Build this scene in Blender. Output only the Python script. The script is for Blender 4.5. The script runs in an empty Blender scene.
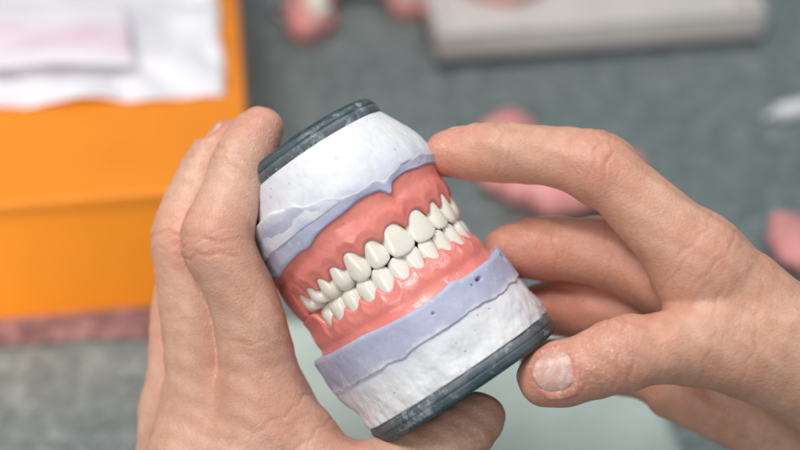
import bpy, math, random
import numpy as np
from mathutils import Vector, Matrix, noise
random.seed(4)
S=0.01
D=bpy.data; C=bpy.context.scene.collection
# ---------------------------------------------------------------- camera frame (cm)
PITCH=math.radians(40); H=48.0; K=0.03375/50
f=Vector((0,math.cos(PITCH),-math.sin(PITCH))); r=Vector((1,0,0)); u=r.cross(f)
R3=Matrix((r,u,-f)).transposed()
CAM=Vector((0,0,H))
def V(px,py,z):
    d=50-z
    return Vector(((px-400)*K*d,-(py-225)*K*d,z))
def VW(v): return CAM+R3@(Vector(v)-Vector((0,0,50)))
def G(px,py,h=0):
    d=R3@Vector(((px-400)*K,-(py-225)*K,-1))
    t=(h-H)/d.z
    return CAM+d*t
cam=D.cameras.new('camera'); co=D.objects.new('camera',cam); C.objects.link(co)
co.matrix_world=Matrix.Translation(CAM*S)@R3.to_4x4()
cam.sensor_width=36; cam.lens=18/(400*K); cam.clip_start=.02; cam.clip_end=50
cam.dof.use_dof=True; cam.dof.focus_distance=.478; cam.dof.aperture_fstop=4.2
sc=bpy.context.scene; sc.camera=co
sc.view_settings.view_transform='Standard'; sc.view_settings.look='None'; sc.view_settings.exposure=0
# ---------------------------------------------------------------- materials
def mat(name): 
    m=D.materials.new(name); m.use_nodes=True; nt=m.node_tree
    return m,nt,nt.nodes['Principled BSDF']
def nd(nt,t,**k):
    n=nt.nodes.new(t)
    for a,b in k.items():
        if a in ('Scale','Detail','Roughness','Strength','Distance','Distortion','Randomness'): n.inputs[a].default_value=b
        else: setattr(n,a,b)
    return n
def ramp(nt,src,stops):
    n=nt.nodes.new('ShaderNodeValToRGB'); e=n.color_ramp.elements
    while len(e)<len(stops): e.new(.5)
    for i,(p,c) in enumerate(stops):
        e[i].position=p; e[i].color=(c[0],c[1],c[2],1) if hasattr(c,'__len__') else (c,c,c,1)
    nt.links.new(src,n.inputs[0]); return n.outputs[0]
def mix(nt,fac,a,b,mode='MIX'):
    n=nt.nodes.new('ShaderNodeMix'); n.data_type='RGBA'; n.blend_type=mode
    for i,x in ((0,fac),(6,a),(7,b)):
        if isinstance(x,(int,float)): n.inputs[i].default_value=x
        elif isinstance(x,tuple): n.inputs[i].default_value=(*x,1)
        else: nt.links.new(x,n.inputs[i])
    return n.outputs[2]
def coord(nt):
    return nt.nodes.new('ShaderNodeTexCoord').outputs['Object']
def noi(nt,sc_,det=3,rough=.5):
    n=nd(nt,'ShaderNodeTexNoise',Scale=sc_,Detail=det,Roughness=rough); nt.links.new(coord(nt),n.inputs['Vector']); return n.outputs['Fac']
def vor(nt,sc_,feat='F1'):
    n=nd(nt,'ShaderNodeTexVoronoi',Scale=sc_,feature=feat); nt.links.new(coord(nt),n.inputs['Vector']); return n.outputs['Distance']
def bump(nt,b,src,st,dist,prev=None):
    n=nd(nt,'ShaderNodeBump',Strength=st,Distance=dist); nt.links.new(src,n.inputs['Height'])
    if prev: nt.links.new(prev,n.inputs['Normal'])
    nt.links.new(n.outputs[0],b.inputs['Normal']); return n.outputs[0]
def mul(nt,a,b_):
    n=nt.nodes.new('ShaderNodeMath'); n.operation='MULTIPLY'; nt.links.new(a,n.inputs[0]); nt.links.new(b_,n.inputs[1]); return n.outputs[0]
def attr(nt,name):
    n=nt.nodes.new('ShaderNodeAttribute'); n.attribute_name=name; return n.outputs['Fac']
def sss(b,w,sc_,rad=(1,.35,.2)):
    b.inputs['Subsurface Weight'].default_value=w; b.inputs['Subsurface Scale'].default_value=sc_; b.inputs['Subsurface Radius'].default_value=rad
def simple(name,c,ro=.5,var=.15,ns=60,bs=.0,bn=400,**k):
    m,nt,b=mat(name)
    lo=tuple(x*(1-var) for x in c); hi=tuple(min(1,x*(1+var)) for x in c)
    nt.links.new(ramp(nt,noi(nt,ns,4),[(.3,lo),(.7,hi)]),b.inputs['Base Color'])
    b.inputs['Roughness'].default_value=ro
    if bs: bump(nt,b,noi(nt,bn,4),bs,.0005)
    for a,v in k.items(): b.inputs[a.replace('_',' ')].default_value=v
    return m
def skinmat(name,base,red):
    m,nt,b=mat(name)
    c=mix(nt,ramp(nt,noi(nt,55,4,.6),[(.35,0),(.7,1)]),base,tuple(x*y for x,y in zip(base,(.92,.78,.73))))
    c=mix(nt,attr(nt,'tint'),c,red)
    c=mix(nt,ramp(nt,noi(nt,240,5,.65),[(.42,0),(.72,.6)]),c,tuple(x*y for x,y in zip(base,(.82,.64,.56))))
    c=mix(nt,ramp(nt,noi(nt,600,3,.6),[(.55,0),(.75,.25)]),c,tuple(min(1,x*y) for x,y in zip(base,(1.15,1.2,1.25))))
    c=mix(nt,attr(nt,'crease'),c,tuple(x*y for x,y in zip(red,(.78,.66,.62))))
    c=mix(nt,mul(nt,attr(nt,'dust'),ramp(nt,noi(nt,700,7,.85),[(.53,0),(.66,.8)])),c,(.80,.76,.74))
    nt.links.new(c,b.inputs['Base Color'])
    nt.links.new(ramp(nt,noi(nt,150,3),[(.3,.38),(.7,.54)]),b.inputs['Roughness'])
    sss(b,.12,.0025,(1,.4,.22))
    p=bump(nt,b,vor(nt,1200),.45,.0002)
    p=bump(nt,b,noi(nt,350,6,.72),.45,.0005,p)
    bump(nt,b,noi(nt,90,3),.22,.0015,p)
    return m
M={}
M['skin']=skinmat('skin',(.69,.44,.325),(.67,.285,.205))
M['skin2']=skinmat('skin_warm',(.67,.405,.29),(.65,.255,.18))
m,nt,b=mat('nail'); c=mix(nt,ramp(nt,noi(nt,350,7,.8),[(.47,0),(.64,.6)]),(.60,.34,.27),(.76,.70,.67)); nt.links.new(c,b.inputs['Base Color']); b.inputs['Roughness'].default_value=.38; bump(nt,b,noi(nt,400,5,.7),.3,.0003); M['nail']=m
m,nt,b=mat('pink_gum'); c=ramp(nt,noi(nt,60,3,.5),[(.3,(.79,.225,.19)),(.7,(.85,.30,.255))]); c=mix(nt,ramp(nt,noi(nt,900,3,.6),[(.55,0),(.7,.3)]),c,(.66,.13,.11)); nt.links.new(c,b.inputs['Base Color'])
nt.links.new(ramp(nt,noi(nt,160,3),[(.3,.27),(.7,.42)]),b.inputs['Roughness']); sss(b,.25,.003,(1,.45,.4)); b.inputs['Coat Weight'].default_value=.25; b.inputs['Coat Roughness'].default_value=.17
p=bump(nt,b,noi(nt,600,4,.6),.2,.0004); bump(nt,b,noi(nt,150,3),.15,.0007,p); M['gum']=m
m,nt,b=mat('tooth_enamel'); c=ramp(nt,noi(nt,120,2),[(.3,(.84,.79,.69)),(.7,(.89,.86,.78))]); nt.links.new(c,b.inputs['Base Color'])
b.inputs['Roughness'].default_value=.22; sss(b,.3,.002,(1,.85,.7)); b.inputs['Coat Weight'].default_value=.3; bump(nt,b,noi(nt,350,2),.12,.0004); M['tooth']=m
m,nt,b=mat('lavender_stone'); c=ramp(nt,noi(nt,45,5,.6),[(.28,(.39,.41,.57)),(.5,(.47,.49,.65)),(.72,(.57,.58,.71))])
c=mix(nt,ramp(nt,noi(nt,200,6,.75),[(.56,0),(.70,.7)]),c,(.74,.75,.81))
ad=nt.nodes.new('ShaderNodeMath'); ad.operation='ADD'; nt.links.new(noi(nt,75,7,.7),ad.inputs[0]); nt.links.new(attr(nt,'fade'),ad.inputs[1])
c=mix(nt,ramp(nt,ad.outputs[0],[(.74,0),(1.0,1)]),c,(.74,.75,.80))
c=mix(nt,attr(nt,'smear_dent_shade'),c,(.10,.11,.30))  # here the mask paints the dark shade inside the dents
nt.links.new(c,b.inputs['Base Color']); b.inputs['Roughness'].default_value=.6
p=bump(nt,b,noi(nt,500,5,.7),.3,.0004); bump(nt,b,noi(nt,90,3),.25,.001,p); M['lav']=m
m,nt,b=mat('white_plaster')
c=ramp(nt,noi(nt,40,5,.65),[(.3,(.63,.65,.72)),(.5,(.74,.75,.78)),(.7,(.81,.81,.82))])
c=mix(nt,mul(nt,attr(nt,'smear_dent_shade'),ramp(nt,noi(nt,60,7,.72),[(.36,.10),(.62,.85)])),c,(.50,.53,.70))
pit=ramp(nt,vor(nt,230),[(.03,.55),(.09,1)]); c=mix(nt,1.0,c,pit,'MULTIPLY')
nt.links.new(c,b.inputs['Base Color']); b.inputs['Roughness'].default_value=.65
p=bump(nt,b,noi(nt,380,6,.7),.4,.0005); p=bump(nt,b,noi(nt,90,4,.6),.3,.0012,p); bump(nt,b,pit,.6,.0006,p); M['plaster']=m
m,nt,b=mat('teal_plate'); c=ramp(nt,noi(nt,90,3),[(.3,(.008,.032,.042)),(.7,(.013,.05,.062))])
sm=mul(nt,attr(nt,'smear_dent_shade'),ramp(nt,noi(nt,50,5,.65),[(.38,.2),(.56,.9)])); c=mix(nt,sm,c,(.15,.175,.195))
sm=mul(nt,attr(nt,'smear_dent_shade'),ramp(nt,noi(nt,120,9,.82),[(.52,.0),(.61,.9)])); c=mix(nt,sm,c,(.48,.51,.55))
nt.links.new(c,b.inputs['Base Color']); b.inputs['Roughness'].default_value=.42
bump(nt,b,noi(nt,300,5,.7),.35,.0005); M['plate']=m
m,nt,b=mat('speckled_worktop'); c=ramp(nt,noi(nt,14,6,.7),[(.3,(.118,.150,.150)),(.7,(.18,.216,.213))])
c=mix(nt,ramp(nt,noi(nt,90,5,.8),[(.5,0),(.62,.8)]),c,(.29,.33,.325)); c=mix(nt,ramp(nt,noi(nt,130,5,.8),[(.53,0),(.62,.8)]),c,(.06,.085,.085))
c=mix(nt,ramp(nt,vor(nt,70),[(.03,.8),(.09,0)]),c,(.55,.57,.57))
nt.links.new(c,b.inputs['Base Color']); b.inputs['Roughness'].default_value=.33; M['table']=m
M['orange']=simple('orange_card',(.76,.235,.014),.42,.06,20)
M['orange_lit']=simple('orange_card_front_lit',(.94,.29,.012),.42,.04,20)  # same card in a brighter colour, making up for dim light on the front
M['paper']=simple('white_paper',(.73,.72,.76),.7,.03,15)
m,nt,b=mat('pinkish_paper'); ge=nt.nodes.new('ShaderNodeTexCoord'); sx=nt.nodes.new('ShaderNodeSeparateXYZ'); nt.links.new(ge.outputs['Generated'],sx.inputs[0])
bnd=ramp(nt,sx.outputs['Y'],[(.22,0),(.30,.8),(.62,.8),(.70,0)]); c=mix(nt,mul(nt,bnd,ramp(nt,noi(nt,60,4),[(.35,.4),(.6,1)])),(.72,.67,.72),(.68,.50,.56)); nt.links.new(c,b.inputs['Base Color']); b.inputs['Roughness'].default_value=.7; M['pinkpaper']=m
M['greenpaper']=simple('pale_green_paper',(.43,.51,.47),.6,.08,40)
M['tray']=simple('grey_plastic',(.64,.60,.57),.35,.06,30)
M['trayedge']=simple('dark_edge',(.07,.08,.10),.4,.1,30)
M['pinkbg']=simple('dusty_pink_wax',(.76,.32,.31),.4,.25,60,.3)
M['steel']=simple('brushed_steel',(.6,.6,.62),.3,.1,90,Metallic=1.0)
M['clear']=simple('cloudy_plastic',(.72,.75,.78),.25,.05,60)
M['mauve']=simple('mauve_box_shade',(.22,.115,.115),.8,.6,110)  # mauve brown standing for the box's shade and orange bounce
# ---------------------------------------------------------------- object helpers
def setp(o,label=None,cat=None,group=None,kind=None):
    for k,v in (('label',label),('category',cat),('group',group),('kind',kind)):
        if v: o[k]=v
    return o
def mesh(name,v,fc,m,parent=None,smooth=True,attrs=None,mw=None):
    me=D.meshes.new(name); v=np.asarray(v,dtype=np.float64)*S
    me.from_pydata(v.tolist(),[],fc if isinstance(fc,list) else fc.tolist())
    me.materials.append(m)
    if smooth: me.polygons.foreach_set('use_smooth',[True]*len(me.polygons))
    if attrs:
        for k,a in attrs.items():
            at=me.attributes.new(k,'FLOAT','POINT'); at.data.foreach_set('value',np.asarray(a,dtype=np.float32))
    me.update()
    o=D.objects.new(name,me); C.objects.link(o)
    if parent: o.parent=parent
    if mw is not None: o.matrix_world=mw
    return o
def empty(name,mw,parent=None):
    o=D.objects.new(name,None); C.objects.link(o); o.matrix_world=mw; o.empty_display_size=.01
    if parent: o.parent=parent
    return o
def loft(rings,cap=True,closed=True):
    n=len(rings[0]); v=np.concatenate(rings); fc=[]
    for k in range(len(rings)-1):
        for i in range(n if closed else n-1):
            j=(i+1)%n; fc.append((k*n+i,k*n+j,(k+1)*n+j,(k+1)*n+i))
    if cap:
        c0=len(v); v=np.vstack([v,rings[0].mean(0),rings[-1].mean(0)]); e=(len(rings)-1)*n
        for i in range(n):
            j=(i+1)%n; fc.append((j,i,c0)); fc.append((e+i,e+j,c0+1))
    return v,fc
def fixn(o):
    import bmesh
    bm=bmesh.new(); bm.from_mesh(o.data); bmesh.ops.recalc_face_normals(bm,faces=bm.faces); bm.to_mesh(o.data); bm.free(); return o
def bev(o,w,seg=2):
    md=o.modifiers.new('bevel','BEVEL'); md.width=w*S; md.segments=seg; md.limit_method='ANGLE'; return o
def box(name,c,ux,uy,uz,m,parent=None,bw=.05):
    c,ux,uy,uz=map(Vector,(c,ux,uy,uz)); v=[]
    for a in (0,1):
        for b_ in (0,1):
            for d in (0,1): v.append(c+ux*a+uy*b_+uz*d)
    fc=[(0,1,3,2),(4,6,7,5),(0,4,5,1),(2,3,7,6),(0,2,6,4),(1,5,7,3)]
    o=fixn(mesh(name,[tuple(x) for x in v],fc,m,parent,False))
    if bw: bev(o,bw,3)
    return o
# ---------------------------------------------------------------- dental arch outline
def make_outline(a=2.9,b=3.05,zb=-1.5,rc=.8,N=720):
    pts=[]
    for k in range(201):
        t=math.pi/2*(1-k/200); pts.append((a*math.cos(t),b*math.sin(t)))
    for k in range(1,41): pts.append((a+.08*k/40,zb*k/40))
    cx=a+.08-rc
    for k in range(1,41):
        t=-math.pi/2*k/40; pts.append((cx+rc*math.cos(t),zb+rc*math.sin(t)))
    for k in range(1,41): pts.append((cx*(1-k/40),zb-rc))
    half=np.array(pts); left=half[::-1][1:-1]*np.array([-1,1]); P=np.vstack([half,left,half[:1]])
    L=np.concatenate([[0],np.cumsum(np.linalg.norm(np.diff(P,axis=0),axis=1))])
    T=L[-1]; s=np.arange(N)*T/N
    O=np.stack([np.interp(s,L,P[:,0]),np.interp(s,L,P[:,1])],1)
    d=np.roll(O,-2,0)-np.roll(O,2,0); d/=np.linalg.norm(d,axis=1)[:,None]
    n=np.stack([-d[:,1],d[:,0]],1)
    if n[0,1]<0: n=-n
    s=np.where(s>T/2,s-T,s)
    return O,n,s,T
O,ON,OS,OT=make_outline(); N=len(O)
ang=np.arctan2(O[:,0],O[:,1]); CIR=np.stack([np.sin(ang),np.cos(ang)],1)
def n1(x,y,seed): return noise.noise(Vector((x,y,seed)))
def ring(off,y,circ=0,R=3.5,cz=0.05):
    p=O+ON*np.broadcast_to(off,(N,))[:,None]
    if circ: p=p*(1-circ)+(CIR*R+np.array([0,cz]))*circ
    return np.stack([p[:,0],np.broadcast_to(y,(N,)),p[:,1]],1)
def jitter(rg,amp,fr,seed,ampy=0):
    q=rg.copy()
    for i,p in enumerate(rg):
        d=Vector((p[0],0,p[2])); 
        if d.length<1e-4: continue
        d.normalize(); n=noise.fractal(Vector((p[0]*fr,p[1]*fr+seed,p[2]*fr)),1.0,2.0,4)
        q[i,0]+=d.x*n*amp; q[i,2]+=d.z*n*amp
    return q
UW=[.95,.75,.79,.72,.70,.86,.80]; LW=[.62,.64,.70,.72,.72,.90,.80]
def cells(W): return np.concatenate([[0],np.cumsum(W)])
def tooth_uv(W):
    c=cells(W); a=np.abs(OS); k=np.clip(np.searchsorted(c,a,side='right')-1,0,len(W)-1)
    uu=np.clip((a-c[k])/np.array(W)[k],0,1); valid=a<c[-1]
    return k,uu,valid
def sstep(x): x=np.clip(x,0,1); return x*x*(3-2*x)
def border(sg):
    a=np.abs(OS)
    if sg>0:
        y=2.0-.35*sstep((a-1.4)/4)-.28*np.exp(-(OS/.15)**2)+.10*np.exp(-((a-.75)/.45)**2)-.12*np.exp(-((a-2.9)/.3)**2)
    else:
        y=1.70-.32*sstep((a-1.6)/3.2)-.08*np.exp(-(OS/.2)**2)+.05*np.sin(a*1.7)
    y=y+np.array([.04*n1(math.cos(t*2*math.pi/OT)*4,math.sin(t*2*math.pi/OT)*4,3+sg) for t in OS])
    return y
def gum(parent,W,sg,neck,pap,teethoff,name='denture_base'):
    k,uu,valid=tooth_uv(W); nk=np.array(neck)[k]; pp=np.array(pap)[k]
    e=np.abs(2*uu-1); m_=nk-(nk-pp)*e**2.6
    a=np.abs(OS); back=sstep((a-sum(W)+.15)/.35)
    m_=m_*(1-back)+.0*back; moff=(teethoff+.06-.06*e**2.2)*(1-back)+.10*back
    em=np.cos(2*math.pi*(uu-.5))*(1-back); yb=border(sg)
    for _ in range(7):
        m_=(np.roll(m_,1)+2*m_+np.roll(m_,-1))/4; moff=(np.roll(moff,1)+2*moff+np.roll(moff,-1))/4
    rs=[ring(-1.2,.10*(1-back)-.02*back),ring(-.58,.10*(1-back)-.02*back),ring(-.42,m_+.0),ring(moff-.14,m_-.03),ring(moff-.03,m_-.025),ring(moff+.02,m_+.02)]
    for t in np.linspace(0.02,1,34):
        y=(m_+.06)*(1-t)+(yb+.15)*t
        tt=(y-.6)/(yb-.45)
        base=teethoff+.135+.012*em*np.exp(-((tt-.3)/.22)**2)+.05*np.exp(-((tt-.35)/.3)**2)+.12*sstep((tt-.6)/.4)
        w=sstep((y-m_+.02)/.5); off=(moff+.035)*(1-w)+base*w
        rs.append(jitter(ring(off,y),.025,1.2,5+sg))
    rs.append(ring(-.3,yb+.3)); 
    v,fc=loft(rs); v[:,1]*=sg
    return fixn(mesh(name,v,fc,M['gum'],parent))
def tooth_mesh(kind,w,h,seed,sg):
    nt_=36; rings=[]
    vs=[-.0,.02,.05,.10,.18,.28,.40,.55,.7,.85,1.0,1.15,1.35]
    f1=lambda x: float(sstep(np.array(x)))
    tp=.9 if sg>0 else .5
    for v in vs:
        cap=min(1,math.sqrt(max(0,1-(1-min(v/.22,1))**2))) if v<.22 else 1
        if kind=='i':
            wd=(.93+.07*min(v/.3,1)) if v<.42 else 1-.33*tp*f1((v-.42)/.8)
            th=.16+.42*f1(v/.9); zl=.34-.05*(1-v)**2-.03*max(0,v-.5)
        elif kind=='c':
            wd=.84+.16*min(v/.35,1) if v<.42 else 1-.34*tp*f1((v-.42)/.8)
            th=.2+.45*f1(v/.8); zl=.39-.10*(1-v)**2-.04*max(0,v-.5)
        elif kind=='p':
            wd=.84+.16*min(v/.32,1) if v<.42 else 1-.36*tp*f1((v-.42)/.8)
            th=.62+.12*min(v/.3,1); zl=.38-.13*(1-min(v/.5,1))**2-.04*max(0,v-.5)
        else:
            wd=.86+.14*min(v/.3,1) if v<.42 else 1-.30*tp*f1((v-.42)/.8)
            th=.85+.1*min(v/.3,1); zl=.39-.13*(1-min(v/.5,1))**2-.04*max(0,v-.5)
        ex=2.4
        rg=[]
        for i in range(nt_):
            t=2*math.pi*i/nt_; cx=math.copysign(abs(math.cos(t))**(2/ex),math.cos(t)); cz=math.copysign(abs(math.sin(t))**(2/ex),math.sin(t))
            cs=(.35+.65*cap) if kind in 'ic' else (.55+.45*cap)
            if v==0: cs*=.5
            x=w/2*1.0*wd*cx*(cs if kind!='i' else (.62+.38*cap)); z=zl-th/2+th/2*cz*cs
            y=v*h; fade=max(0,1-v/.4)
            if kind=='i': y+=fade*(.07*abs(cx*wd)**2.5)
            if kind=='c': y+=fade*.09*abs(x/(w/2))**1.9
            if kind=='p': y+=fade*(.09*abs(x/(w/2))**1.9)
            if kind=='m': y+=fade*(.05*math.cos(2*math.pi*x/w)+.03)
            if kind in 'ic': z-=.05*abs(x/(w/2))**2*1.2
            rg.append((x,y,z))
        rings.append(np.array(rg))
    return loft(rings)
def place_teeth(base,W,sg,neck,off,inc):
    c=cells(W); kinds=['i','i','c','p','p','m','m']; T=OT
    for side in (1,-1):
        for k,w in enumerate(W):
            s=side*(c[k]+c[k+1])/2; i=int(round((s%T)/T*N))%N
            p=O[i]+ON[i]*(off-.33+.02); n=ON[i]
            v,fc=tooth_mesh(kinds[k],w*(.99 if k<3 else .97),neck[k]+.04-inc[k],k*7+side,sg)
            rnd=random.Random(k*13+side*5+sg*3); ry=rnd.uniform(-.10,.10); rz=rnd.uniform(-.06,.06); dy=rnd.uniform(-.025,.025)
            c_,s_=math.cos(rz),math.sin(rz); x,y,z=v[:,0]*1,v[:,1]*1,v[:,2]*1
            x,y=x*c_-y*s_,x*s_+y*c_
            c_,s_=math.cos(ry),math.sin(ry); x,z=x*c_+z*s_,-x*s_+z*c_
            y=y+inc[k]+dy
            tx,tz=n[1],-n[0]
            X=p[0]+x*tx+z*n[0]; Z=p[1]+x*tz+z*n[1]
            o=mesh('tooth',np.stack([X,y*sg,Z],1),fc,M['tooth'],base); fixn(o)
def lav(parent,sg,thick):
    yb=border(sg); a=np.array([.14*n1(math.cos(t*2*math.pi/OT)*5,math.sin(t*2*math.pi/OT)*5,9+sg)+.035*n1(math.cos(t*2*math.pi/OT)*16,math.sin(t*2*math.pi/OT)*16,9+sg) for t in OS])
    if sg>0: a=a+1.15*sstep((-OS-.6)/3.0)*(1-sstep((-OS-6)/1.5))
    yt=yb*.35+1.85*.65+thick+a
    o0=.36 if sg>0 else .46
    rs=[ring(-.3,yb+.25),ring(.05,yb+.12),ring(o0-.20,yb+.01),ring(o0-.01,yb),ring(o0+.03,yb+.015),ring(o0+.05,yb+.04)]
    fd=[0]*6
    for t in np.linspace(.05,1,24): 
        y=(yb+.06)*(1-t)+yt*t
        o_=o0+.055+((.03+.02*t) if sg<0 else .08*t-.07*np.clip(y-2.4,0,2)**1.3)
        rs.append(jitter(ring(o_,y),.03,1.0,2+sg)); fd.append((.50*t**2.2) if sg>0 else .45*t**4)
    rs.append(ring(.2,yt+.05)); fd.append(.5)
    v,fc=loft(rs); dk=np.zeros(len(v))
    if sg<0:
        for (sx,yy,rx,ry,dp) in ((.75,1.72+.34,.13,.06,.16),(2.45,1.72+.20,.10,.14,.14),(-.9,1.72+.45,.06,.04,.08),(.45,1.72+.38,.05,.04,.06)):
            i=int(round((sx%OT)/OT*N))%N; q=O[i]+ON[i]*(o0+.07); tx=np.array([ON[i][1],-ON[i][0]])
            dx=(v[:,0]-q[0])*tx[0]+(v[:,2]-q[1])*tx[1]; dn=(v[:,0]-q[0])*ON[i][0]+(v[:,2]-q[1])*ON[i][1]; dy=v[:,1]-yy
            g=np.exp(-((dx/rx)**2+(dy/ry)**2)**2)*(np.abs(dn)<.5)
            v[:,0]-=g*dp*ON[i][0]; v[:,2]-=g*dp*ON[i][1]; dk+=g*.8  # dents are sunk, and their inner shade also goes into the colour
    v[:,1]*=sg
    return fixn(mesh('stone_layer',v,fc,M['lav'],parent,attrs={'smear_dent_shade':np.clip(dk,0,1),'fade':np.concatenate([np.repeat(fd,N),[0,.5]])})),yt
def plaster(parent,sg,yt,yp,R):
    y0=np.minimum(yt,2.35) if sg>0 else yt
    rs=[ring(.1,y0-.2),ring(.40,y0-.03),ring(.47,y0-.0)]; sm=[np.ones(N)]*3
    K_=34; left=sstep((-OS-.6)/2.5) if sg>0 else 0*OS
    for k in range(K_+1):
        t=k/K_; y=(y0+.02)*(1-t)+yp*t
        c=float(t**1.5) if sg>0 else float(sstep(np.array(t/.95)))
        rg=ring((.475 if sg>0 else .505)+.03*math.sin(t*6),y,c,R+.0,.05); amp=.03+.025*math.sin(t*math.pi)
        if sg<0: amp=.03+.09*t
        rs.append(jitter(rg,amp,1.0,11+sg,.0)); sm.append((np.clip(1.0-t*(1.9-1.1*left),0,1)) if sg>0 else np.full(N,max(0,.7-t*2.2)))
    rs.append(ring(-.5,yp,.5,R)); sm.append(0*OS)
    v,fc=loft(rs); at=np.concatenate(sm+[[0,0]])
    v[:,1]*=sg
    return fixn(mesh('plaster_base',v,fc,M['plaster'],parent,attrs={'smear_dent_shade':at}))
def plate(parent,sg,y0,th,R,dome):
    prof=[(R-.12,y0-.1),(R-.04,y0),(R,y0+.05),(R+.03,y0+th*.3),(R+.02,y0+th*.42),(R-.01,y0+th*.46),(R-.01,y0+th*.50),(R+.01,y0+th*.54)]
    for t in np.linspace(.1,1,9):
        prof.append((R-dome*(1-math.cos(t*math.pi/2)),y0+th*(.54+.46*math.sin(t*math.pi/2))))
    q=R-dome
    prof+=[(q-.25,y0+th),(q-.30,y0+th-.06),(q-.45,y0+th-.06),(q-.5,y0+th),(1.1,y0+th),(1.05,y0+th-.25),(.5,y0+th-.25),(.45,y0+th-.02),(0.01,y0+th-.02)]
    n=160; rs=[]; sm=[]
    for (rr,y) in prof:
        t=np.arange(n)*2*math.pi/n; rw=rr+np.where(rr>2,.02*np.sin(t*5+y)+.012*np.sin(t*11),0)
        rs.append(np.stack([rw*np.sin(t),np.full(n,y)+0.0,rw*np.cos(t)+.05],1)); sm.append(1.0 if y<y0+th*.45 and rr>q-.3 else .55 if y<y0+th*.8 else .2)
    v,fc=loft(rs); v[:,1]*=sg
    return fixn(mesh('mounting_plate',v,fc,M['plate'],parent,attrs={'smear_dent_shade':np.concatenate([np.repeat(sm,n),[.2,.2]])}))
MR=Matrix.Rotation(math.radians(33.5),4,'Z')@Matrix.Rotation(math.radians(-3),4,'X')@Matrix.Rotation(math.radians(24),4,'Y')
MC=Matrix.Translation(VW(V(388,265,0))*S)@R3.to_4x4()@MR
up=setp(empty('dental_cast',MC),'upper white plaster denture model with teal plate, on top of the other','dental model',"plaster denture models held together")
lo=setp(empty('dental_cast',MC),'lower denture model with rough plaster, on the bottom plate above the left thumb','dental model',"plaster denture models held together")
NU=[.95,.88,.93,.84,.80,.76,.74]; PU=[.54,.52,.50,.46,.42,.40,.40]
NL=[.80,.80,.84,.78,.74,.70,.68]; PL=[.50,.50,.50,.46,.42,.40,.40]
def build_half(root,sg,W,NK,PP,off,inc,thick,yp,pth,R,dome):
    g=gum(root,W,sg,NK,PP,off); place_teeth(g,W,sg,NK,off,inc)
    l,yt=lav(root,sg,thick); plaster(root,sg,yt,yp,R); plate(root,sg,yp,pth,R,dome)
build_half(up,1,UW,NU,PU,.07,[-.12,-.08,-.10,-.06,-.05,-.04,-.04],.40,4.42,.66,2.66,.35)
build_half(lo,-1,LW,NL,PL,-.05,[-.02,-.03,-.05,-.05,-.05,-.05,-.05],.98,4.24,.66,3.55,.12)
# ---------------------------------------------------------------- hands by distance field
def vox(F,o,h):
    nx,ny,nz=F.shape; ins=F<0
    cnt=np.zeros((nx-1,ny-1,nz-1),np.int8)
    for a in (0,1):
        for b_ in (0,1):
            for c_ in (0,1): cnt+=ins[a:nx-1+a,b_:ny-1+b_,c_:nz-1+c_]
    act=(cnt>0)&(cnt<8); I=np.argwhere(act); idx=-np.ones(act.shape,np.int32); idx[act]=np.arange(len(I))
    cor=[(a,b_,c_) for a in (0,1) for b_ in (0,1) for c_ in (0,1)]
    val=np.stack([F[I[:,0]+a,I[:,1]+b_,I[:,2]+c_] for a,b_,c_ in cor],1)
    acc=np.zeros((len(I),3)); num=np.zeros(len(I))
    for i in range(8):
        for j in range(i+1,8):
            d=np.array(cor[j])-np.array(cor[i])
            if np.abs(d).sum()!=1: continue
            a,b_=val[:,i],val[:,j]; m_=(a<0)!=(b_<0); t=np.where(m_,a/np.where(m_,a-b_,1),0)
            acc+=np.where(m_[:,None],np.array(cor[i])+t[:,None]*d,0); num+=m_
    P=(I+acc/num[:,None])*h+o
    Q=[]
    for ax in range(3):
        A=[slice(1,-1)]*3; B=[slice(1,-1)]*3; A[ax]=slice(0,-1); B[ax]=slice(1,None)
        a=ins[tuple(A)]; b_=ins[tuple(B)]; e=np.argwhere(a!=b_)
        sgn=a[tuple(e.T)]; base=e.copy()
        for q in range(3):
            if q!=ax: base[:,q]+=1
        o1,o2=[q for q in range(3) if q!=ax]
        def cell(da,db):
            t=base.copy(); t[:,o1]-=da; t[:,o2]-=db; return idx[tuple(t.T)]
        q=np.stack([cell(0,0),cell(1,0),cell(1,1),cell(0,1)],1)
        if ax==1: sgn=~sgn
        q[~sgn]=q[~sgn][:,::-1]; Q.append(q)
    Q=np.concatenate(Q); Q=Q[(Q>=0).all(1)]
    a,b_,c_=P[Q[:,0]],P[Q[:,1]],P[Q[:,2]]
    if np.einsum('ij,ij->i',a,np.cross(b_,c_)).sum()+np.einsum('ij,ij->i',a,np.cross(c_,P[Q[:,3]])).sum()<0: Q=Q[:,::-1]
    return P,Q
def smin(a,b_,k):
    h=np.clip(.5+.5*(b_-a)/k,0,1); return b_*(1-h)+a*h-k*h*(1-h)
def spline(pts,sub=4):
    P=np.array([[*V(x,y,z),r_] for x,y,z,r_ in pts]); P=np.vstack([2*P[0]-P[1],P,2*P[-1]-P[-2]]); out=[]
    for i in range(1,len(P)-2):
        for k in range(sub):
            t=k/sub; p0,p1,p2,p3=P[i-1:i+3]
            out.append(.5*((2*p1)+(-p0+p2)*t+(2*p0-5*p1+4*p2-p3)*t*t+(-p0+3*p1-3*p2+p3)*t**3))
    out.append(P[-2]); o=np.array(out); o[:,3]=np.clip(o[:,3],min(p[3] for p in pts)*.95,None); return o
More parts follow.
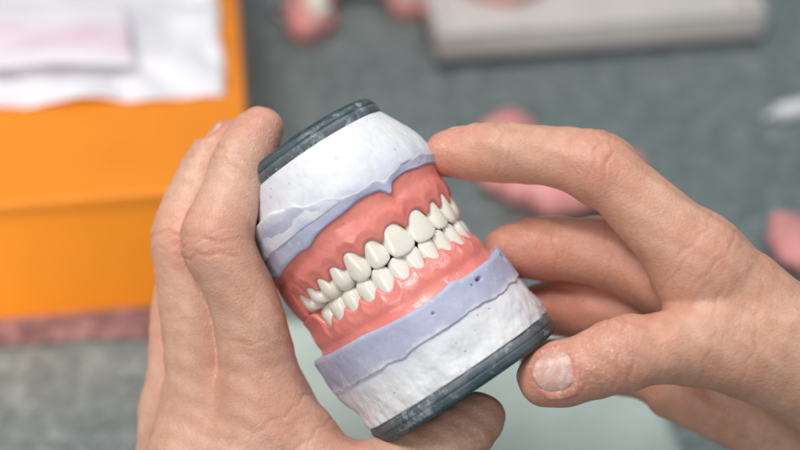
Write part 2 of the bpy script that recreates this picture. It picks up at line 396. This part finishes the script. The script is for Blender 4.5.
def chain(F,o,h,sp,k,marg=1.6):
    sh=np.array(F.shape); lo_=np.maximum(0,np.floor((sp[:,:3].min(0)-sp[:,3].max()-marg-o)/h).astype(int)); hi=np.minimum(sh,np.ceil((sp[:,:3].max(0)+sp[:,3].max()+marg-o)/h).astype(int))
    if (hi<=lo_).any(): return
    ax=[(np.arange(lo_[q],hi[q])*h+o[q]).astype(np.float32) for q in range(3)]
    X,Y,Z=ax[0][:,None,None],ax[1][None,:,None],ax[2][None,None,:]
    best=None
    for i in range(len(sp)-1):
        a,b_=sp[i,:3],sp[i+1,:3]; ba=b_-a; L2=float(ba@ba)+1e-9
        t=((X-a[0])*ba[0]+(Y-a[1])*ba[1]+(Z-a[2])*ba[2])/L2; np.clip(t,0,1,out=t)
        d=np.sqrt((X-a[0]-t*ba[0])**2+(Y-a[1]-t*ba[1])**2+(Z-a[2]-t*ba[2])**2)-(sp[i,3]+t*(sp[i+1,3]-sp[i,3]))
        best=d if best is None else smin(best,d,.06)
    s=tuple(slice(lo_[q],hi[q]) for q in range(3)); F[s]=smin(F[s],best.astype(np.float32),k)
def unit(a): a=np.array(a,float); return a/np.linalg.norm(a)
def hand(label,group,fingers,palm,reds,creases,nails,dust,m,h=.07):
    allp=np.vstack([spline(p) for p in fingers+[q for q in palm]])
    lo_=allp[:,:3].min(0)-allp[:,3].max()-.4; hi=allp[:,:3].max(0)+allp[:,3].max()+.4
    sh=tuple(np.ceil((hi-lo_)/h).astype(int)); A=np.full(sh,9.,np.float32); B=np.full(sh,9.,np.float32)
    for p in palm: chain(A,lo_,h,spline(p),.7)
    for p in fingers: chain(B,lo_,h,spline(p,5),.06)
    F=smin(A,B,.5)
    P,Q=vox(F,lo_,h)
    ii=np.clip(np.round((P-lo_)/h).astype(int),0,np.array(sh)-1)
    nn=np.zeros_like(P)
    for q in range(3):
        a=ii.copy(); b_=ii.copy(); a[:,q]=np.minimum(a[:,q]+1,sh[q]-1); b_[:,q]=np.maximum(b_[:,q]-1,0); nn[:,q]=F[tuple(a.T)]-F[tuple(b_.T)]
    nn=nn/(np.linalg.norm(nn,axis=1)[:,None]+1e-9)
    w=.05*np.sin(P[:,0]*2.1+1)*np.sin(P[:,1]*1.7+.4)*np.sin(P[:,2]*2.3)+.022*np.sin(P[:,0]*5.3+P[:,1]*3.1)*np.sin(P[:,1]*4.7-P[:,2]*5)
    cr=np.zeros(len(P)); tint=np.zeros(len(P)); du=np.zeros(len(P))
    for (x,y,z,ax,dn,rad,st,offs) in creases:
        c=np.array(V(x,y,z)); a=unit(ax); d=unit(dn); l=np.cross(a,d)
        q=P-c; t=q@a; s_=q@l; near=np.exp(-(np.linalg.norm(q,axis=1)/(rad*1.15))**4)*np.clip(nn@d*1.6+.1,0,1)
        for j,of in enumerate(offs):
            tt=t-of-.06*np.sin(s_*4+j*2)-.05*np.sin(s_*9+j); gr=np.exp(-(tt/.05)**2)*near*st*(.6+.4*math.cos(j*2.1)); cr+=gr
    w=w-cr*.045
    for (x,y,z,ax,dn,rad,L,Wd) in nails:
        c=np.array(V(x,y,z)); a=unit(ax); d=np.array(dn,float); d-=a*(d@a); d=unit(d); l=np.cross(a,d)
        q=P-c; t=(q@a)/L; ph=np.arctan2(q@l,q@d)/Wd; rho=(np.abs(t)**3+np.abs(ph)**3)**(1/3)
        ok=(np.linalg.norm(q,axis=1)<rad*1.8)&(q@d>0)
        rr_=np.sqrt((q@l)**2+(q@d)**2); target=rad*(1.02-.05*np.clip(t,-1,1)-.06*np.clip(t,0,1)**2)-.05
        inside=ok*(1-sstep((rho-.82)/.2)); w=w*(1-inside)+inside*np.clip(target-rr_,-.3,.3)
        w+=ok*(.045*np.exp(-((rho-1.2)/.12)**2)*(t<.5))
        tint+=ok*.4*np.exp(-((rho-1.1)/.2)**2)
    for (x,y,z,rad,st) in reds: tint+=st*np.exp(-(np.linalg.norm(P-np.array(V(x,y,z)),axis=1)/rad)**2)
    for (x,y,z,rad,st) in dust: du+=st*np.exp(-(np.linalg.norm(P-np.array(V(x,y,z)),axis=1)/rad)**2)
    P=P+nn*w[:,None]
    org=P.mean(0); mw=Matrix.Translation(VW(org)*S)@R3.to_4x4()
    ob=mesh('hand',P-org,Q,m,None,True,{'tint':np.clip(tint,0,1),'crease':np.clip(cr*.5,0,.7),'dust':np.clip(du,0,1)},mw)
    setp(ob,label,'hand',group)
    for (x,y,z,ax,dn,rad,L,Wd) in nails:
        c=np.array(V(x,y,z)); a=unit(ax); d=np.array(dn,float); d-=a*(d@a); d=unit(d); l=np.cross(a,d)
        rs=[]
        for i in range(29):
            uu=-1+2*i/28; sh_=(1-abs(uu)**2.2)**(1/2.2) if abs(uu)<1 else 0
            row=[]
            for j in range(25):
                ww=-1+2*j/24; ph=ww*Wd*max(sh_,.02)
                edge=max(abs(ww)**8,abs(min(uu,0))**10); rr=rad*(1.02-.05*uu-.06*max(0,uu)**2)+.02-.07*edge
                row.append(c+a*uu*L+rr*(math.sin(ph)*l+math.cos(ph)*d)-org)
            rs.append(np.array(row))
        v,fc=loft(rs,False,False); o=mesh('nail',v,fc,M['nail'],ob); fixn(o)
    return ob
# left hand
Lf=[[(262,400,.4,1.38),(251,325,1.0,1.20),(231,272,1.4,1.10),(217,243,1.5,1.20),(224,215,1.4,1.07),(232,190,1.2,.96),(241,162,.9,.97),(252,140,.5,.87),(262,127,.3,.71)],
    [(208,400,-.4,1.38),(196,325,.1,1.16),(187,272,.2,1.06),(184,243,.2,1.13),(190,212,.0,1.0),(199,190,-.2,.93),(210,166,-.5,.92),(224,147,-.9,.82),(231,140,-1.1,.70)],
    [(178,410,-2.0,1.25),(181,335,-2.1,1.08),(188,262,-2.4,.98),(210,205,-2.8,.87),(230,178,-3.0,.76)],
    [(182,425,-3.6,1.1),(190,350,-4.1,.9),(218,295,-4.2,.82),(255,262,-3.9,.7)],
    [(305,525,.6,1.75),(352,489,.9,1.45),(400,468,1.1,1.20),(435,450,1.1,1.06),(460,434,1.0,1.04),(479,417,.8,.84)]]
Lp=[[(258,400,.3,1.45),(250,480,.3,1.8),(245,640,0,2.3),(250,760,-.5,2.5)],[(206,405,-.5,1.5),(202,480,-.4,1.95),(220,640,-.3,2.4)],
    [(180,415,-2.0,1.35),(186,500,-1.6,1.8),(215,640,-1.0,2.1),(235,760,-1.2,2.2)],[(184,430,-3.4,1.2),(195,520,-2.8,1.6),(220,640,-1.6,1.9)],
    [(264,400,.4,1.35),(304,452,.5,1.4),(332,515,.5,1.7),(280,640,.2,2.0)]]
hand('pale left hand rising from the bottom left, index finger along the plaster model',None,Lf,Lp,
    reds=[(217,240,2.4,1.3,.6),(185,240,1,1.2,.7),(260,122,.8,1.0,.8),(226,140,-.8,.9,.8),(470,425,1.2,1.6,.1),(250,400,1.6,1.6,.35),(330,440,1.5,1.8,.4),(170,330,-1,1.5,.5),(200,440,1,1.5,.3)],
    creases=[(216,243,1.5,(-.1,.95,0),(-.6,.1,.8),1.2,1.4,(-.38,-.22,-.08,.08,.22,.36)),(184,240,.2,(-.05,1,0),(-.8,0,.6),1.1,1.2,(-.25,-.08,.1,.25)),(241,165,.9,(.5,.85,0),(-.5,.3,.8),.95,1.0,(-.16,-.04,.1,.2)),(210,166,-.5,(.5,.85,0),(-.7,.4,.6),.9,1.0,(-.1,.05,.16)),(300,420,1.2,(-.55,.8,0),(.3,.2,.9),1.7,.5,(-.6,-.3,.1,.5)),(250,335,1.6,(.1,1,0),(.5,0,.9),1.2,.4,(-.2,.1,.4)),(460,433,.9,(.8,.5,0),(-.2,.3,.9),1.1,.8,(-.2,0,.15))],
    nails=[(229,144,-1.0,(.5,.85,-.2),(-.75,.5,.15),.76,.5,.8)],
    dust=[(261,125,.8,1.0,.5),(478,420,1.6,1.4,.9),(250,190,2,1.2,.25)],m=M['skin'])
# right hand
Rf=[[(700,262,1.9,1.48),(655,219,1.8,1.24),(625,190,1.7,1.10),(601,170,1.5,1.23),(572,160,1.3,1.05),(545,156,1.1,.97),(502,152,.7,1.0),(470,153,.4,.92),(446,154,.3,.75)],
    [(725,305,.4,1.45),(672,284,.1,1.26),(640,268,-.2,1.15),(610,253,-.5,1.23),(572,249,-.7,1.10),(538,249,-.8,1.08),(511,250,-.7,.92)],
    [(722,335,-.9,1.28),(650,320,-1.4,1.12),(610,309,-1.8,1.18),(568,307,-1.9,1.04),(540,309,-1.8,.88)],
    [(715,372,-1.8,1.15),(650,372,-2.4,1.0),(600,366,-2.7,.92),(565,362,-2.7,.85),(540,360,-2.7,.72)],
    [(800,352,1.7,2.0),(725,343,2.2,1.50),(675,347,2.5,1.20),(650,350,2.6,1.10),(622,354,2.65,1.21),(590,366,2.6,1.07),(562,374,2.45,1.05),(546,378,2.3,.92)]]
Rp=[[(700,262,1.8,1.46),(780,332,1.5,1.7),(900,420,.8,2.1),(1040,500,.3,2.4)],[(725,305,.4,1.4),(800,355,.3,1.7),(900,430,.0,2.1)],
    [(722,335,-.8,1.35),(800,390,-.8,1.6),(900,450,-.8,2.0)],[(672,390,-1.6,1.0),(770,422,-1.4,1.5),(900,470,-1.2,1.9),(1040,530,-.6,2.3)],
    [(725,343,2.0,1.4),(820,370,1.4,2.0),(900,430,.8,2.2)],[(695,275,1.5,1.25),(715,335,1.7,1.35)]]
hand('right hand reaching in from the right with its thumbnail towards the camera',None,Rf,Rp,
    reds=[(596,168,2.2,1.5,.6),(447,153,.8,1.1,.8),(512,250,0,1.6,.8),(540,308,-1.3,1.8,.9),(556,385,3.0,1.5,.8),(618,355,3.4,1.2,.6),(700,250,2.8,1.6,.4),(610,290,-1,3,.6),(690,390,1,2,.5)],
    creases=[(599,169,1.5,(1,-.2,0),(.1,.75,.6),1.2,1.4,(-.38,-.22,-.08,.08,.22,.38)),(502,151,.7,(1,0,0),(0,.7,.7),.95,1.1,(-.16,-.04,.1,.22)),(622,354,2.6,(1,.1,0),(0,.3,.95),1.15,1.4,(-.4,-.24,-.1,.04,.18,.36)),(705,250,2.2,(.75,-.65,0),(.4,.5,.8),1.7,.5,(-.6,-.3,0,.35,.6)),(735,330,3.0,(.9,-.2,0),(0,.1,1),1.8,.5,(-.8,-.4,0,.5,.9)),(608,252,-.4,(1,0,0),(0,.1,1),1.1,1.0,(-.15,.0,.15)),(555,250,-.8,(1,0,0),(0,.1,1),1.1,.8,(-.1,.1)),(680,300,2.6,(.9,-.5,0),(0,.3,1),1.6,.5,(-.6,-.2,.3))],
    nails=[(556,374,2.40,(-1,-.15,-.16),(-.20,.18,1),1.03,.66,.70),(460,153,.38,(-1,0,-.1),(0,.88,-.45),.87,.5,.8)],
    dust=[(562,368,3.2,1.5,1.0),(612,350,3.5,1.2,.7),(447,150,.8,.9,.6),(500,245,0,1,.5)],m=M['skin2'])
# ---------------------------------------------------------------- table and background
v=[(-160,-60,0),(160,-60,0),(160,220,0),(-160,220,0)]
t=mesh('worktop',v,[(0,1,2,3)],M['table'],None,False); setp(t,'grey green speckled worktop under everything','worktop',None,'structure')
hb=7.0; A0=G(0,200,hb); A1=G(160,190,hb); ux=(A1-A0).normalized(); fr=G(250,184,hb)
bl=(G(234,0,hb)-fr).normalized(); v1=Vector((-ux.y,ux.x,0)); vy=(bl*.8+v1*.2).normalized(); ux=Vector((vy.y,-vy.x,0))
bx=setp(empty('storage_box',Matrix.Translation(Vector((fr.x,fr.y,0))*S)),'orange cardboard box at the left with white papers on its lid','box')
W_=34; Dp=26
box('body',-ux*W_,ux*W_,vy*Dp,(0,0,6.2),M['orange_lit'],bx,.12)
box('lid',Vector((0,0,6.1))-ux*(W_+.08)-vy*.08,ux*(W_+.16),vy*(Dp+.16),(0,0,hb-6.1),M['orange'],bx,.2)
def sheet(name,pts,z,m,label,cat,parent=None,wav=.15,n=24,th=.04,seed=0,group=None,fr_=.25):
    a,b_,c_,d=[Vector((p.x,p.y,0)) for p in pts]; org=(a+b_+c_+d)/4; v=[];
    for i in range(n+1):
        for j in range(n+1):
            p=a.lerp(b_,i/n).lerp(d.lerp(c_,i/n),j/n)-org
            e=noise.noise(Vector((p.x*fr_+seed,p.y*fr_,seed)))
            v.append((p.x+.08*math.sin(p.y*1.3),p.y+.08*math.sin(p.x*1.1),abs(e)*wav+.02))
    fc=[(i*(n+1)+j,(i+1)*(n+1)+j,(i+1)*(n+1)+j+1,i*(n+1)+j+1) for i in range(n) for j in range(n)]
    o=mesh(name,v,fc,m,parent,True,None,Matrix.Translation(Vector((org.x,org.y,z))*S))
    md=o.modifiers.new('thickness','SOLIDIFY'); md.thickness=th*S; md.offset=1
    if label: setp(o,label,cat,group)
    return o
sheet('paper_sheet',[G(-60,112,hb),G(226,98,hb),G(213,-40,hb),G(-60,-40,hb)],hb+.03,M['paper'],'large white paper sheet with a wavy edge lying on the orange box','paper',wav=.8,seed=2,n=40)
sheet('folded_paper',[G(-60,72,hb+.9),G(138,64,hb+.9),G(124,6,hb+.9),G(-60,8,hb+.9)],hb+.9,M['pinkpaper'],'smaller pinkish white printed paper on top of the white sheet','paper',wav=.35,th=.06,seed=5,n=30,fr_=.2)
sheet('box_shade_strip',[G(-60,352),G(170,338),G(175,300),G(-60,322)],.05,M['mauve'],'mauve strip painting the shade and orange bounce in front of the orange box','painted shade',wav=.12,th=.08,seed=9)  # strip added to put the box's shade and bounce onto the worktop
sheet('paper_slip',[G(275,480),G(690,480),G(640,330),G(275,320)],.02,M['greenpaper'],'pale green grey paper slip under the held models','paper',wav=.1,seed=7)
p0=G(440,68); p1=G(757,44); tx=(p1-p0).normalized(); ty=Vector((-tx.y,tx.x,0)); TL=(p1-p0).length
tr=setp(empty('tray',Matrix.Translation(p0*S)),'pale grey shallow plastic tray with dark lower edge at the top of the scene','tray')
box('foot',-tx*.2-ty*.2,tx*(TL+.4),ty*16.4,(0,0,.7),M['trayedge'],tr,.06)
box('side_wall',-tx*.15-ty*.15+Vector((0,0,.7)),tx*(TL+.3),ty*.5,(0,0,1.7),M['tray'],tr,.05)
box('side_wall',-tx*.15+ty*15.8+Vector((0,0,.7)),tx*(TL+.3),ty*.5,(0,0,1.7),M['tray'],tr,.05)
box('side_wall',-tx*.15+ty*.36+Vector((0,0,.7)),tx*.5,ty*15.4,(0,0,1.7),M['tray'],tr,.05)
box('side_wall',tx*(TL-.35)+ty*.36+Vector((0,0,.7)),tx*.5,ty*15.4,(0,0,1.7),M['tray'],tr,.05)
box('tray_floor',tx*.36+ty*.36+Vector((0,0,.7)),tx*(TL-.75),ty*15.4,(0,0,.6),M['tray'],tr,.05)
def horseshoe(pos,rz,sc_,label,tilt=0,teeth=True,hgt=1.3,fat=.75,span=88,arc=105):
    rt=setp(empty('denture',Matrix.Translation(Vector(pos)*S)@Matrix.Rotation(rz,4,'Z')@Matrix.Rotation(tilt,4,'X')),label,'denture','loose pink dentures on the worktop')
    rs=[]; path=[]
    for i in range(61):
        t=math.radians(-arc+2*arc*i/60); path.append((2.6*math.sin(t)*sc_,(3.0*math.cos(t))*sc_,t))
    for x,y,t in path:
        nx,ny=math.sin(t),math.cos(t); rg=[]
        for k in range(20):
            a=2*math.pi*k/20; rr=fat*sc_*math.cos(a); zz=hgt/2*sc_*(1+math.copysign(abs(math.sin(a))**.7,math.sin(a)))
            bul=.08*math.sin(t*14)+.35*noise.noise(Vector((x*.6+rz,y*.6,zz)))
            rg.append((x+nx*(rr+bul),y+ny*(rr+bul),zz*(1+.3*noise.noise(Vector((x*.4+rz,y*.4,2))))))
        rs.append(np.array(rg))
    v,fc=loft(rs); fixn(mesh('denture_base',v,fc,M['pinkbg'],rt))
    if teeth:
        for i in range(14):
            t=math.radians(-span+2*span*i/13); x,y=2.6*math.sin(t)*sc_,3.0*math.cos(t)*sc_
            v,fc=tooth_mesh('i' if 4<i<9 else 'm',.68,.9,i,1)
            v=v*sc_*1.05; c_,s_=math.cos(-t),math.sin(-t)
            X=v[:,0]*c_-(v[:,2]-.1*sc_)*s_; Y=v[:,0]*s_+(v[:,2]-.1*sc_)*c_
            fixn(mesh('tooth',np.stack([x+X,y+Y,(hgt+.6)*sc_-v[:,1]],1),fc,M['tooth'],rt))
    return rt
q=G(362,22); horseshoe((q.x,q.y,0),math.radians(22),1.22,'pink denture with teeth beside the grey tray at the top centre',hgt=1.4,fat=1.05,span=97,tilt=math.radians(8))
q=G(560,166); horseshoe((q.x,q.y,0),math.radians(150),1.18,'pink denture base half hidden behind the right index finger',teeth=False,hgt=1.7,fat=1.1)
q=G(836,246); horseshoe((q.x,q.y,0),math.radians(150),.85,'pink denture fragment cut off by the right edge of the photo',teeth=False,hgt=1.5,fat=1.4,arc=80)
q=G(500,-24,1.4); horseshoe((q.x,q.y,1.35),math.radians(200),.9,'small pink denture lying inside the grey tray',teeth=False,hgt=1.4)
def tube(name,pts,rad,m,parent=None,n=20,mw=None):
    rs=[]
    P=[Vector(p) for p in pts]
    for i,p in enumerate(P):
        d=(P[min(i+1,len(P)-1)]-P[max(i-1,0)]).normalized()
        a=Vector((0,0,1)).cross(d); a=a.normalized() if a.length>1e-3 else d.orthogonal().normalized(); b_=d.cross(a)
        rr=rad[i] if isinstance(rad,(list,tuple)) else rad
        rs.append(np.array([tuple(p+a*rr*math.cos(2*math.pi*k/n)+b_*rr*math.sin(2*math.pi*k/n)) for k in range(n)]))
    v,fc=loft(rs); return fixn(mesh(name,v,fc,m,parent,True,None,mw))
q=G(294,14); pts=[(1.0*math.cos(t),1.0*math.sin(t),.5+.25*math.sin(t)) for t in np.linspace(.3,5.6,30)]
setp(tube('clip',pts,.22,M['steel'],mw=Matrix.Translation(q*S)),'small curved steel clip left of the top centre denture','clip')
q=G(762,124); e=G(835,108)-q
rt=setp(empty('syringe',Matrix.Translation(q*S)),'small cloudy plastic syringe at the right edge','syringe')
tube('nozzle',[(0,0,.45),tuple(e*.12+Vector((0,0,.5))),tuple(e*.18+Vector((0,0,.5)))],[.1,.16,.3],M['clear'],rt)
tube('barrel',[tuple(e*.18+Vector((0,0,.5))),tuple(e*.2+Vector((0,0,.5))),tuple(e*.95+Vector((0,0,.5))),tuple(e+Vector((0,0,.5)))],[.3,.5,.5,.45],M['clear'],rt)
# ---------------------------------------------------------------- light
w=D.worlds.new('World'); sc.world=w; w.use_nodes=True; bg=w.node_tree.nodes['Background']; bg.inputs[0].default_value=(.88,.94,1,1); bg.inputs[1].default_value=.25
def area(name,loc,tgt,size,P,col,spread=180):
    l=D.lights.new(name,'AREA'); l.shape='RECTANGLE'; l.size=size[0]; l.size_y=size[1]; l.energy=P; l.color=col; l.spread=math.radians(spread)
    o=D.objects.new(name,l); C.objects.link(o); o.location=Vector(loc)*S; o.rotation_euler=(Vector(tgt)-Vector(loc)).to_track_quat('-Z','Y').to_euler()
T0=VW((0,0,0))
area('ceiling_lamp',(-35,25,125),T0,(.45,.35),9.8,(1,.97,.94))
area('ceiling_lamp',(45,75,130),T0,(.6,.25),5,(.95,.98,1))
area('fill_lamp',(-40,-55,75),T0+Vector((-8,5,-5)),(.5,.4),3.4,(1,.98,.95))  # added fill from the front left, brightens box front and hands
area('fill_lamp',(-58,10,26),(-28,56,2),(.15,.12),.5,(1,.98,.95),60)  # added narrow fill, aimed only at the orange box front
